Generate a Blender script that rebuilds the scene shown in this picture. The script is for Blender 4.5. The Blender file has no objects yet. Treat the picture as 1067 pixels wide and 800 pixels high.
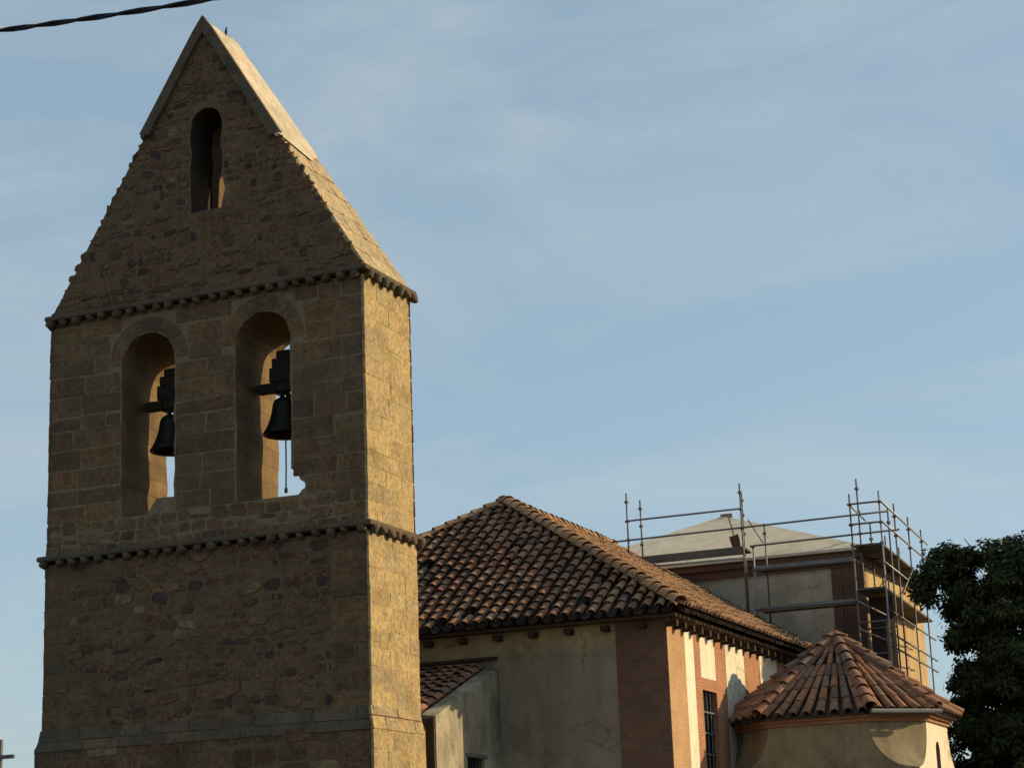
import bpy, bmesh, math, random
from mathutils import Vector, Matrix
from mathutils.geometry import tessellate_polygon
R = random.Random(7)
D = bpy.data; SC = bpy.context.scene; COL = SC.collection
pi = math.pi; rad = math.radians

# ------------------------------------------------------------ camera, sky, sun, exposure
PIT, ROL, YAW = .24727, -.037647, -.396818
fw = Vector((math.sin(YAW)*math.cos(PIT), math.cos(YAW)*math.cos(PIT), math.sin(PIT)))
r0 = Vector((math.cos(YAW), -math.sin(YAW), 0)); u0 = r0.cross(fw)
rt = math.cos(ROL)*r0 + math.sin(ROL)*u0
up = -math.sin(ROL)*r0 + math.cos(ROL)*u0
cam = D.cameras.new('camera'); co = D.objects.new('camera', cam); COL.objects.link(co)
cam.sensor_width = 36; cam.lens = 36*2107.67/1067; cam.clip_end = 5000; cam.clip_start = .1
M = Matrix((rt, up, -fw)).transposed().to_4x4(); M.translation = (0, 0, 1.6)
co.matrix_world = M; SC.camera = co

SUN_AZ, SUN_EL = rad(27), rad(21)          # azimuth from +X towards +Y
sd = Vector((math.cos(SUN_EL)*math.cos(SUN_AZ), math.cos(SUN_EL)*math.sin(SUN_AZ), math.sin(SUN_EL)))
w = D.worlds.new('World'); SC.world = w; w.use_nodes = True
nt = w.node_tree; N = nt.nodes; L = nt.links
bg = N['Background']; bg.inputs['Strength'].default_value = .15
sky = N.new('ShaderNodeTexSky'); sky.sky_type = 'NISHITA'; sky.sun_disc = False
sky.sun_elevation = SUN_EL; sky.sun_rotation = pi/2 - SUN_AZ
sky.air_density = 1.0; sky.dust_density = 2.5; sky.ozone_density = 1.5; sky.altitude = 700
tc = N.new('ShaderNodeTexCoord'); mp = N.new('ShaderNodeMapping')
mp.inputs['Rotation'].default_value = (.35, .25, .4); mp.inputs['Scale'].default_value = (2.6, 4.6, 10.0); mp.inputs['Location'].default_value = (2.2, 8.4, 5.0)
L.new(tc.outputs['Generated'], mp.inputs['Vector'])
nz = N.new('ShaderNodeTexNoise'); nz.inputs['Scale'].default_value = 1.0; nz.inputs['Detail'].default_value = 10
nz.inputs['Roughness'].default_value = .6; nz.inputs['Distortion'].default_value = .7
L.new(mp.outputs['Vector'], nz.inputs['Vector'])
rp = N.new('ShaderNodeValToRGB'); rp.color_ramp.elements[0].position = .44; rp.color_ramp.elements[1].position = .74
rp.color_ramp.elements[0].color = (0, 0, 0, 1); rp.color_ramp.elements[1].color = (.6, .6, .6, 1)
L.new(nz.outputs['Fac'], rp.inputs['Fac'])
mv = N.new('ShaderNodeMix'); mv.data_type = 'RGBA'; mv.inputs[0].default_value = .5
L.new(sky.outputs['Color'], mv.inputs[6]); mv.inputs[7].default_value = (2.75, 3.75, 4.3, 1)
mx = N.new('ShaderNodeMix'); mx.data_type = 'RGBA'
L.new(rp.outputs['Color'], mx.inputs[0]); L.new(mv.outputs[2], mx.inputs[6])
mx.inputs[7].default_value = (3.6, 4.15, 4.3, 1)
L.new(mx.outputs[2], bg.inputs['Color'])

sl = D.lights.new('sun', 'SUN'); so = D.objects.new('sun', sl); COL.objects.link(so)
sl.energy = 5.0; sl.angle = rad(.5); sl.color = (1, .77, .43)
so.rotation_euler = (-sd).to_track_quat('-Z', 'Y').to_euler(); so.location = (20, 10, 30)
vs = SC.view_settings
vs.view_transform = 'Standard'; vs.look = 'None'; vs.exposure = 0; vs.gamma = 1; vs.use_curve_mapping = False
SC.cycles.max_bounces = 6; SC.cycles.diffuse_bounces = 1

# ------------------------------------------------------------ materials
def nodes(name, rough=.9):
    m = D.materials.new(name); m.use_nodes = True
    t = m.node_tree; b = t.nodes['Principled BSDF']
    b.inputs['Roughness'].default_value = rough
    b.inputs['Specular IOR Level'].default_value = .25
    return m, t, b
def nd(t, kind, **kw):
    n = t.nodes.new(kind)
    for k, v in kw.items():
        if k in n.inputs.keys(): n.inputs[k].default_value = v
        else: setattr(n, k, v)
    return n
def ramp(t, fac, stops, interp='LINEAR'):
    n = t.nodes.new('ShaderNodeValToRGB'); c = n.color_ramp; c.interpolation = interp
    while len(c.elements) < len(stops): c.elements.new(.5)
    for e, (p, col) in zip(c.elements, stops):
        e.position = p; e.color = (*col, 1) if len(col) == 3 else col
    t.links.new(fac, n.inputs['Fac']); return n.outputs['Color']
def mixc(t, a, b, fac, mode='MIX'):
    n = t.nodes.new('ShaderNodeMix'); n.data_type = 'RGBA'; n.blend_type = mode
    for s, v in ((6, a), (7, b)):
        if hasattr(v, 'is_linked'): t.links.new(v, n.inputs[s])
        else: n.inputs[s].default_value = (*v, 1)
    if hasattr(fac, 'is_linked'): t.links.new(fac, n.inputs[0])
    else: n.inputs[0].default_value = fac
    return n.outputs[2]
def coords(t, scale=(1, 1, 1)):
    c = t.nodes.new('ShaderNodeTexCoord'); m = t.nodes.new('ShaderNodeMapping')
    m.inputs['Scale'].default_value = scale
    t.links.new(c.outputs['Object'], m.inputs['Vector']); return m.outputs['Vector']
def noise(t, vec, scale, detail=5, rough=.6, dist=0):
    n = nd(t, 'ShaderNodeTexNoise', Scale=scale, Detail=detail, Roughness=rough, Distortion=dist)
    t.links.new(vec, n.inputs['Vector']); return n.outputs['Fac']
def bump(t, b, h, strength, dist=.02, prev=None):
    n = nd(t, 'ShaderNodeBump', Strength=strength, Distance=dist)
    t.links.new(h, n.inputs['Height'])
    if prev: t.links.new(prev, n.inputs['Normal'])
    t.links.new(n.outputs['Normal'], b.inputs['Normal']); return n.outputs['Normal']
def math_(t, op, a, b=0):
    n = t.nodes.new('ShaderNodeMath'); n.operation = op
    for i, v in enumerate((a, b)):
        if hasattr(v, 'is_linked'): t.links.new(v, n.inputs[i])
        else: n.inputs[i].default_value = v
    return n.outputs[0]

def stone_mat(name, stops, mottling=.55, pits=True, lichen=(.12, .13, .11), lich=.35, tint=.6):
    m, t, b = nodes(name, .95)
    g = t.nodes.new('ShaderNodeNewGeometry'); v = coords(t)
    base = ramp(t, g.outputs['Random Per Island'], stops)
    n1 = noise(t, v, 2.3, 6, .65); n2 = noise(t, v, 11, 8, .75); n3 = noise(t, v, .55, 5, .6, .6)
    k = ramp(t, n2, [(.28, (.34, .31, .28)), (.5, (.95, .95, .95)), (.72, (1.6, 1.52, 1.35))])
    c = mixc(t, base, k, mottling, 'MULTIPLY')
    k1 = ramp(t, n1, [(.3, (.62, .58, .55)), (.55, (1, 1, 1)), (.75, (1.15, 1.1, 1.0))])
    c = mixc(t, c, k1, .8, 'MULTIPLY')
    tn = nd(t, 'ShaderNodeTexNoise', Scale=1.9, Detail=5.0, Roughness=.7, Distortion=1.2); t.links.new(v, tn.inputs['Vector'])
    hue = ramp(t, tn.outputs['Fac'], [(.3, (.78, .92, .72)), (.42, (1.05, .98, .92)), (.52, (1, 1, 1)), (.6, (1.22, .96, .82)), (.72, (.88, .8, .95))])
    c = mixc(t, c, hue, tint, 'MULTIPLY')
    lf = ramp(t, n3, [(.52, (0, 0, 0)), (.68, (lich, lich, lich))])
    c = mixc(t, c, lichen, lf)
    vo = nd(t, 'ShaderNodeTexVoronoi', Scale=9.0); t.links.new(v, vo.inputs['Vector'])
    pit = ramp(t, vo.outputs['Distance'], [(.08, (0, 0, 0)), (.2, (1, 1, 1))])
    if pits:
        c = mixc(t, c, mixc(t, (.35, .3, .26), (1, 1, 1), pit), .6, 'MULTIPLY')
    t.links.new(c, b.inputs['Base Color'])
    p = bump(t, b, n2, .7, .03)
    p = bump(t, b, n1, .6, .08, p)
    if pits: bump(t, b, pit, .5, .03, p)
    return m
STONE = stone_mat('shade_dark_front_ashlar', [(0, (.118, .075, .045)), (.3, (.158, .10, .055)), (.6, (.175, .112, .061)), (.85, (.145, .098, .06)), (1, (.105, .072, .047))], .85, True, (.08, .07, .047), .55, .9)  # same stone as the side; the front's shade is put into its colour
ASHLAR = stone_mat('yellow_side_ashlar', [(0, (.31, .243, .125)), (.3, (.36, .28, .145)), (.6, (.40, .305, .15)), (.85, (.34, .27, .153)), (1, (.28, .22, .125))], .8, True, (.30, .25, .17), .3)
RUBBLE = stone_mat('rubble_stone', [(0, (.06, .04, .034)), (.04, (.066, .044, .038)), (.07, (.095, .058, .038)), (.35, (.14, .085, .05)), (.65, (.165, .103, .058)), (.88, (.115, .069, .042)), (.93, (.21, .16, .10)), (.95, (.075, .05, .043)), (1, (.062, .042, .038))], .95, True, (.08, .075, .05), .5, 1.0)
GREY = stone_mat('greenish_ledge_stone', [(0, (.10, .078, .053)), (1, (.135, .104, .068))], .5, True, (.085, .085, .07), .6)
SLAB = stone_mat('pale_coping_mortar', [(0, (.48, .43, .33)), (1, (.53, .475, .37))], .55, False, (.34, .30, .22), .5)
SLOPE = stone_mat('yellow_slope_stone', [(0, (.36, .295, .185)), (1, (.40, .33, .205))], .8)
def mortar_mat(name, a, bcol):
    m, t, b = nodes(name, .97); v = coords(t)
    n1 = noise(t, v, 3, 6, .65); n2 = noise(t, v, 22, 6, .7)
    c = ramp(t, n1, [(.3, a), (.7, bcol)])
    c = mixc(t, c, ramp(t, n2, [(.3, (.55, .52, .5)), (.6, (1.1, 1.1, 1.08))]), .7, 'MULTIPLY')
    t.links.new(c, b.inputs['Base Color']); p = bump(t, b, n2, .8, .03); bump(t, b, n1, .5, .06, p); return m
MORTAR = mortar_mat('lime_mortar', (.12, .078, .046), (.18, .121, .07))
JOINT = mortar_mat('pale_joint_mortar', (.19, .13, .078), (.26, .182, .11))
MORTARY = mortar_mat('yellow_joint_mortar', (.36, .26, .14), (.46, .34, .19))
def plaster_mat(name, a, bcol, stain=(.5, .47, .43), k=.7, top=None):
    m, t, b = nodes(name, .93); v = coords(t)
    n1 = noise(t, v, .9, 6, .62, .4); n2 = noise(t, v, 9, 6, .7); n3 = noise(t, coords(t, (1.6, 1.6, .6)), 1.4, 6, .65, .5)
    c = ramp(t, n1, [(.32, a), (.68, bcol)])
    if top:                                                  # older ochre wash surviving in an uneven band on the upper wall
        sp = t.nodes.new('ShaderNodeSeparateXYZ'); t.links.new(v, sp.inputs[0])
        zz = math_(t, 'ADD', sp.outputs[2], math_(t, 'MULTIPLY', n1, .9))
        mr = nd(t, 'ShaderNodeMapRange'); mr.inputs[1].default_value = top[1]; mr.inputs[2].default_value = top[1]+.35; t.links.new(zz, mr.inputs[0])
        c = mixc(t, c, top[0], mr.outputs[0])
    c = mixc(t, c, ramp(t, n3, [(.35, stain), (.6, (1, 1, 1))]), k, 'MULTIPLY')
    c = mixc(t, c, ramp(t, n2, [(.3, (.8, .78, .75)), (.6, (1.05, 1.05, 1.05))]), .6, 'MULTIPLY')
    dv = t.nodes.new('ShaderNodeVectorMath'); dv.operation = 'MULTIPLY_ADD'
    nn = nd(t, 'ShaderNodeTexNoise', Scale=2.2, Detail=6.0, Roughness=.7); t.links.new(v, nn.inputs['Vector'])
    t.links.new(nn.outputs['Color'], dv.inputs[0]); dv.inputs[1].default_value = (.55, .55, .55); t.links.new(v, dv.inputs[2])
    vo = nd(t, 'ShaderNodeTexVoronoi', Scale=.62); vo.feature = 'DISTANCE_TO_EDGE'; t.links.new(dv.outputs[0], vo.inputs['Vector'])
    cr = ramp(t, vo.outputs['Distance'], [(.004, (.45, .42, .38)), (.013, (1, 1, 1))])
    mk = ramp(t, n1, [(.45, (0, 0, 0)), (.55, (1, 1, 1))])
    c = mixc(t, c, mixc(t, (1, 1, 1), cr, mk), .8, 'MULTIPLY')
    n5 = noise(t, dv.outputs[0], .8, 3, .5)                  # repaired patches
    c = mixc(t, c, ramp(t, n5, [(.60, (1, 1, 1)), (.615, (.80, .80, .79))]), .7, 'MULTIPLY')
    t.links.new(c, b.inputs['Base Color']); bump(t, b, n2, .35, .015); return m
PLASTER = plaster_mat('stained_plaster', (.24, .20, .145), (.33, .28, .20), (.62, .6, .56), .6, ((.46, .355, .20), 6.55))
PLWHITE = plaster_mat('white_plaster', (.66, .60, .48), (.74, .69, .57), (.75, .72, .66), .4)
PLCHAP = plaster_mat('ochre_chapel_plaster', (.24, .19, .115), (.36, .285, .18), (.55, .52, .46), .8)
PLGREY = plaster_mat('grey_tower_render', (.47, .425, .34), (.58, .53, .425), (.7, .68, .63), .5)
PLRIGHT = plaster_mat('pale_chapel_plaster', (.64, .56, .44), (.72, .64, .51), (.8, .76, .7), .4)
PLOLD = plaster_mat('flaking_porch_plaster', (.22, .19, .135), (.42, .37, .27), (.5, .5, .46), .9)
BROWN = plaster_mat('brown_painted_wall', (.11, .065, .045), (.15, .09, .06))
ROOFC = plaster_mat('pale_roof_screed', (.64, .535, .385), (.72, .61, .45), (.8, .77, .72), .5)

def brick_mat(name, c1, c2, mortar, dirt=.4, bw=.27, bh=.062):
    m, t, b = nodes(name, .92)
    c = t.nodes.new('ShaderNodeTexCoord'); s = t.nodes.new('ShaderNodeSeparateXYZ'); k = t.nodes.new('ShaderNodeCombineXYZ')
    t.links.new(c.outputs['Object'], s.inputs[0])
    t.links.new(math_(t, 'ADD', s.outputs[0], s.outputs[1]), k.inputs[0]); t.links.new(s.outputs[2], k.inputs[1])
    wv = coords(t); nw = nd(t, 'ShaderNodeTexNoise', Scale=2.5, Detail=3.0); t.links.new(wv, nw.inputs['Vector'])
    va = t.nodes.new('ShaderNodeVectorMath'); va.operation = 'MULTIPLY_ADD'
    t.links.new(nw.outputs['Color'], va.inputs[0]); va.inputs[1].default_value = (.05, .03, 0); t.links.new(k.outputs[0], va.inputs[2])
    br = nd(t, 'ShaderNodeTexBrick', Scale=1.0); t.links.new(va.outputs[0], br.inputs['Vector'])
    br.inputs['Color1'].default_value = (*c1, 1); br.inputs['Color2'].default_value = (*c2, 1); br.inputs['Mortar'].default_value = (*mortar, 1)
    br.inputs['Mortar Size'].default_value = .009; br.inputs['Brick Width'].default_value = bw; br.inputs['Row Height'].default_value = bh
    br.inputs['Mortar Smooth'].default_value = .3
    n1 = noise(t, wv, 1.3, 6, .65); n2 = noise(t, wv, 16, 5, .7)
    col = mixc(t, br.outputs['Color'], ramp(t, n1, [(.35, (.55, .5, .48)), (.62, (1.1, 1.08, 1.05))]), dirt, 'MULTIPLY')
    col = mixc(t, col, ramp(t, n2, [(.3, (.65, .62, .6)), (.65, (1.15, 1.12, 1.1))]), .6, 'MULTIPLY')
    t.links.new(col, b.inputs['Base Color'])
    inv = math_(t, 'SUBTRACT', 1.0, br.outputs['Fac']); p = bump(t, b, inv, .6, .012); bump(t, b, n2, .4, .015, p); return m
BRICK = brick_mat('red_brick', (.42, .19, .10), (.35, .155, .08), (.40, .27, .18))
BRICKTAN = brick_mat('dusty_tan_brick', (.46, .28, .15), (.42, .25, .13), (.46, .33, .2))
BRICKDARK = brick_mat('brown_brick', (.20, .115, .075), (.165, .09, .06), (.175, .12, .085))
SHADEDK = mortar_mat('shade_dark_reveal', (.035, .026, .02), (.06, .043, .03))  # window reveal near black; shade inside the opening put into the colour
JAMB = brick_mat('jamb_blocks', (.21, .145, .07), (.15, .10, .052), (.13, .088, .05), .7, .62, .33)
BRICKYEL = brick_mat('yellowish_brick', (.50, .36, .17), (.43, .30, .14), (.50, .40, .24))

def tile_mat(name, stops):
    m, t, b = nodes(name, .88)
    g = t.nodes.new('ShaderNodeNewGeometry'); v = coords(t)
    base = ramp(t, g.outputs['Random Per Island'], stops)
    n1 = noise(t, v, 6, 6, .7); n2 = noise(t, v, 30, 5, .7); n3 = noise(t, v, 1.1, 4, .6)
    c = mixc(t, base, ramp(t, n1, [(.35, (.5, .48, .46)), (.6, (1.1, 1.05, 1.0))]), .75, 'MULTIPLY')
    lf = ramp(t, n1, [(.56, (0, 0, 0)), (.68, (.6, .6, .6))])
    c = mixc(t, c, (.20, .185, .15), lf)
    c = mixc(t, c, ramp(t, n3, [(.35, (.6, .58, .56)), (.6, (1, 1, 1))]), .7, 'MULTIPLY')
    t.links.new(c, b.inputs['Base Color']); bump(t, b, n2, .4, .01); return m
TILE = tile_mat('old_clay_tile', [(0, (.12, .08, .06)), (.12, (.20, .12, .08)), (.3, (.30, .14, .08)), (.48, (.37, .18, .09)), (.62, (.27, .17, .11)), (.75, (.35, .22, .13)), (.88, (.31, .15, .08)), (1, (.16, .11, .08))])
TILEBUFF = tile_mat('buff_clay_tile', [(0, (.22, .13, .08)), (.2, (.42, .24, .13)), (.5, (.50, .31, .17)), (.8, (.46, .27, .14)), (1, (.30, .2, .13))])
TILERED = tile_mat('red_clay_tile', [(0, (.15, .09, .065)), (.2, (.30, .15, .095)), (.45, (.38, .175, .085)), (.65, (.28, .155, .09)), (.85, (.25, .17, .115)), (1, (.17, .115, .09))])

def plain(name, col, rough=.6, metal=0, nscale=8, amt=.5, bstr=.2):
    m, t, b = nodes(name, rough); v = coords(t)
    n = noise(t, v, nscale, 5, .65)
    c = mixc(t, col, ramp(t, n, [(.3, (.45, .43, .4)), (.65, (1.2, 1.2, 1.2))]), amt, 'MULTIPLY')
    t.links.new(c, b.inputs['Base Color']); b.inputs['Metallic'].default_value = metal; bump(t, b, n, bstr, .01); return m
BRONZE = plain('dark_bell_bronze', (.022, .021, .018), .55, .6)
IRON = plain('black_iron', (.03, .028, .026), .6, .3)
TIMBER = plain('old_dark_timber', (.04, .03, .024), .85)
RAFTER = plain('brown_rafter_timber', (.05, .034, .025), .9)
STEEL = plain('galvanised_steel', (.30, .30, .31), .5, .55, 20, .5)
STEELDK = plain('dull_scaffold_steel', (.16, .16, .17), .55, .4, 20, .5)
BOARD = plain('grey_scaffold_board', (.13, .115, .10), .9, 0, 5, .7)
TOE = plain('grey_toe_board', (.20, .20, .20), .7, .2, 5, .6)
SHEET = plain('shade_dark_sheet', (.055, .04, .035), .95)
PLANKY = plain('brown_plank', (.22, .14, .075), .9)
DECK = plain('dark_roof_bed', (.10, .07, .05), .95)
ZINC = plain('zinc_gutter', (.17, .175, .18), .6, .3, 6, .5)
CABLE = plain('black_cable_sheath', (.012, .012, .018), .6)
ROPE = plain('grey_rope', (.16, .14, .12), .95)
REDPAINT = plain('rusty_red_blade', (.13, .055, .045), .7)
GREYSTONE = plain('grey_cross_stone', (.13, .125, .12), .9)
def glass_mat():
    m, t, b = nodes('dark_window_glass', .12); b.inputs['Base Color'].default_value = (.012, .012, .013, 1); return m
GLASS = glass_mat()
def leaf_mat():
    m, t, b = nodes('dark_leaf', .8); b.inputs['Specular IOR Level'].default_value = .12
    g = t.nodes.new('ShaderNodeNewGeometry')
    c = ramp(t, g.outputs['Random Per Island'], [(0, (.014, .021, .008)), (.5, (.026, .036, .012)), (.85, (.042, .050, .017)), (1, (.07, .065, .024))])
    t.links.new(c, b.inputs['Base Color'])
    return m
LEAF = leaf_mat()
BARK = plain('dark_bark', (.06, .048, .038), .95, 0, 6, .7, .6)
def ground_mat():
    m, t, b = nodes('dry_earth_and_grass', .97); v = coords(t)
    n = noise(t, v, .08, 6, .6); n2 = noise(t, v, 1.5, 6, .7)
    c = ramp(t, n, [(.35, (.13, .10, .065)), (.65, (.085, .085, .04))])
    c = mixc(t, c, ramp(t, n2, [(.3, (.7, .7, .7)), (.7, (1.2, 1.2, 1.2))]), .7, 'MULTIPLY')
    t.links.new(c, b.inputs['Base Color']); bump(t, b, n2, .5, .05); return m
GROUND = ground_mat()

# ------------------------------------------------------------ mesh helpers
class MB:
    def __init__(s): s.v = []; s.f = []
    def add(s, vs, fs):
        k = len(s.v); s.v += [tuple(p) for p in vs]; s.f += [tuple(i+k for i in f) for f in fs]
    def box(s, a, b):
        (x0, y0, z0), (x1, y1, z1) = a, b
        s.add([(x0,y0,z0),(x1,y0,z0),(x1,y1,z0),(x0,y1,z0),(x0,y0,z1),(x1,y0,z1),(x1,y1,z1),(x0,y1,z1)],
              [(0,3,2,1),(4,5,6,7),(0,1,5,4),(1,2,6,5),(2,3,7,6),(3,0,4,7)])
    def bar(s, a, b, wx, wy, upv=(0, 0, 1)):
        a, b = Vector(a), Vector(b); d = (b-a).normalized(); x = d.cross(Vector(upv))
        if x.length < 1e-4: x = d.cross(Vector((1, 0, 0)))
        x.normalize(); y = x.cross(d)
        q = [(-1,-1),(1,-1),(1,1),(-1,1)]
        s.add([p + x*(i*wx/2) + y*(j*wy/2) for p in (a, b) for i, j in q],
              [(0,1,2,3),(7,6,5,4),(0,4,5,1),(1,5,6,2),(2,6,7,3),(3,7,4,0)])
    def tube(s, pts, rads, n=8, cap=True):
        pts = [Vector(p) for p in pts]
        if not hasattr(rads, '__len__'): rads = [rads]*len(pts)
        vs = []; px = None
        for i, p in enumerate(pts):
            d = (pts[min(i+1, len(pts)-1)] - pts[max(i-1, 0)]).normalized()
            if px is None:
                px = d.cross(Vector((.3, .5, .81)));
                if px.length < .05: px = d.cross(Vector((1, 0, 0)))
            px = (px - d*px.dot(d)).normalized(); py = d.cross(px)
            vs += [p + (px*math.cos(2*pi*k/n) + py*math.sin(2*pi*k/n))*rads[i] for k in range(n)]
        fs = [(i*n+k, i*n+(k+1) % n, (i+1)*n+(k+1) % n, (i+1)*n+k) for i in range(len(pts)-1) for k in range(n)]
        if cap: fs += [tuple(range(n))[::-1], tuple((len(pts)-1)*n+k for k in range(n))]
        s.add(vs, fs)
    def lathe(s, c, prof, n=24):
        c = Vector(c); vs = [c + Vector((r_*math.cos(2*pi*k/n), r_*math.sin(2*pi*k/n), z)) for r_, z in prof for k in range(n)]
        m = len(prof)
        s.add(vs, [(i*n+k, i*n+(k+1) % n, (i+1)*n+(k+1) % n, (i+1)*n+k) for i in range(m-1) for k in range(n)])
    def ball(s, c, r_, n=10, m=7, sq=1):
        c = Vector(c); vs = [c+Vector((0, 0, -r_*sq))]
        for i in range(1, m):
            a = -pi/2 + pi*i/m
            vs += [c+Vector((r_*math.cos(a)*math.cos(2*pi*k/n), r_*math.cos(a)*math.sin(2*pi*k/n), r_*sq*math.sin(a))) for k in range(n)]
        vs.append(c+Vector((0, 0, r_*sq)))
        fs = [(0, 1+(k+1) % n, 1+k) for k in range(n)]
        fs += [(1+i*n+k, 1+i*n+(k+1) % n, 1+(i+1)*n+(k+1) % n, 1+(i+1)*n+k) for i in range(m-2) for k in range(n)]
        e = 1+(m-1)*n; fs += [(e-n+k, e-n+(k+1) % n, e) for k in range(n)]
        s.add(vs, fs)
    def build(s, name, mat, parent=None, smooth=False, fix=True):
        o0 = Vector((0, 0, 0)); q = parent
        while q is not None: o0 += q.location; q = q.parent
        me = D.meshes.new(name); me.from_pydata([tuple(Vector(p)-o0) for p in s.v], [], s.f); me.update()
        if fix:
            bm = bmesh.new(); bm.from_mesh(me); bmesh.ops.recalc_face_normals(bm, faces=bm.faces); bm.to_mesh(me); bm.free()
        if smooth:
            for p in me.polygons: p.use_smooth = True
        me.materials.append(mat); o = D.objects.new(name, me); COL.objects.link(o); o.parent = parent
        return o
def thing(name, label, cat, loc, group=None):
    o = D.objects.new(name, None); COL.objects.link(o); o.location = loc; o.empty_display_size = .3
    o['label'] = label; o['category'] = cat
    if group: o['group'] = group
    return o
def struct(o): o['kind'] = 'structure'; return o
def bx(name, mat, parent, a, b, bev=0):
    m = MB(); m.box(a, b); o = m.build(name, mat, parent)
    if bev:
        k = o.modifiers.new('bevel', 'BEVEL'); k.width = bev; k.segments = 2
    return o

def prism(mb, outline, holes, front, back):
    """outline/holes: lists of (u, v); front(u,v)/back(u,v) -> world point. Closed solid with through holes."""
    bm = bmesh.new(); loops = []
    for lp in [outline]+holes:
        vsb = [bm.verts.new((u, v, 0)) for u, v in lp]
        for a, b in zip(vsb, vsb[1:]+vsb[:1]): bm.edges.new((a, b))
        loops.append(vsb)
    bmesh.ops.triangle_fill(bm, use_beauty=True, use_dissolve=False, edges=bm.edges[:])
    bm.verts.index_update(); bm.verts.ensure_lookup_table()
    uv = [(v.co.x, v.co.y) for v in bm.verts]; n = len(uv)
    fs = [tuple(v.index for v in f.verts) for f in bm.faces]
    out = fs + [tuple(i+n for i in f[::-1]) for f in fs]
    for lp in loops:
        ix = [v.index for v in lp]
        out += [(a, b, b+n, a+n) for a, b in zip(ix, ix[1:]+ix[:1])]
    bm.free()
    mb.add([front(*p) for p in uv]+[back(*p) for p in uv], out)

def arch_loop(cx, hw, zs, zt, zb, n=12, jit=0, seed=0):
    q = random.Random(seed); pts = []
    for i in range(n+1):
        a = pi - pi*i/n; pts.append((cx+hw*math.cos(a), zs+(zt-zs)*math.sin(a)))
    k = int((zs-zb)/.16); q0 = random.Random(seed+7); st = [q0.uniform(-1.3, 1.3)*jit for _ in range(60)]
    for i in range(1, k+1): pts.append((cx+hw+st[i//2], zs-(zs-zb)*i/k))
    for i in range(1, 6): pts.append((cx+hw-2*hw*i/6, zb))
    for i in range(k+1): pts.append((cx-hw+st[30+i//2], zb+(zs-zb)*i/k))
    pts.pop()
    return [(u+q.uniform(-jit, jit)*.4, v+q.uniform(-jit, jit)*.4) for u, v in pts]

def stones(mb, P, z0, z1, xr, excl, hr, wr, gap=.012, jit=.01, proud=(.008, .03), cut=.12, wob=0, seed=1, miss=0):
    """courses of separate stones. P(u, z, d) -> world; xr(zlo, zhi) -> (u0, u1); excl(zlo, zhi) -> list of (a, b)."""
    q = random.Random(seed); z = z0; row = 0
    while z < z1-.03:
        h = q.uniform(*hr)
        if z+h > z1-.06: h = z1-z
        u0, u1 = xr(z, z+h); segs = [(u0, u1)]
        for a, b in excl(z, z+h):
            ns = []
            for s0, s1 in segs:
                if b <= s0 or a >= s1: ns.append((s0, s1)); continue
                if a-s0 > .05: ns.append((s0, a))
                if s1-b > .05: ns.append((b, s1))
            segs = ns
        for s0, s1 in segs:
            u = s0
            while u < s1-.02:
                wd = q.uniform(*wr)
                if u+wd > s1-wr[0]*.6: wd = s1-u
                a, b, c, d_ = u+gap/2, u+wd-gap/2, z+gap/2, z+h-gap/2
                if q.random() < miss: u += wd; continue
                pr = proud[0]+(proud[1]-proud[0])*q.random()**2; cc = min(b-a, d_-c)*cut
                poly = []
                for (x, y, sx, sy) in ((a, c, 1, 1), (b, c, -1, 1), (b, d_, -1, -1), (a, d_, 1, -1)):
                    k1, k2 = cc*q.uniform(.3, 1.3), cc*q.uniform(.3, 1.3)
                    e = [(x+sx*k1, y), (x, y+sy*k2)]
                    if (sx, sy) in ((1, 1), (-1, -1)): e = e[::-1]
                    poly += e
                poly = [(x+q.uniform(-jit, jit), y+q.uniform(-jit, jit)+(wob*math.sin(x*1.9+z*2.3) if wob else 0)) for x, y in poly]
                mx_, my_ = (a+b)/2, (c+d_)/2; ins = .012
                inner = []
                for x, y in poly:
                    l = math.hypot(x-mx_, y-my_) or 1; k = max(0, 1-ins/l*1.3); inner.append((mx_+(x-mx_)*k, my_+(y-my_)*k))
                n = 8; tl = q.uniform(-.012, .012)
                vs = [P(x, y, -.03) for x, y in poly]+[P(x, y, pr+tl*((y-my_)/h)) for x, y in inner]
                mb.add(vs, [(i, (i+1) % n, n+(i+1) % n, n+i) for i in range(n)]+[tuple(range(n, 2*n))])
                u += wd
        z += h; row += 1

def tile(mb, a, b, xd, nd_, r1, r2, lift, pan=False, seg=7):
    """one barrel tile from low end a to high end b; xd across, nd_ = roof normal."""
    a, b = Vector(a), Vector(b); th = .016; vs = []
    for p, r_, lf in ((a, r1, lift), (b, r2, 0)):
        for rr in (r_, r_-th):
            for i in range(seg+1):
                an = pi*i/seg if not pan else pi+pi*i/seg
                h = math.sin(an)*rr*(.85 if not pan else .6) + (rr*.6 if pan else 0)
                vs.append(p + xd*(math.cos(an)*rr) + nd_*(h+lf))
    k = seg+1; fs = []
    for i in range(seg):
        fs += [(i, i+1, 2*k+i+1, 2*k+i), (k+i, 3*k+i, 3*k+i+1, k+i+1), (i, k+i, k+i+1, i+1)]
    fs += [(0, 2*k, 3*k, k), (seg, k+seg, 3*k+seg, 2*k+seg)]
    mb.add(vs, fs)

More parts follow.
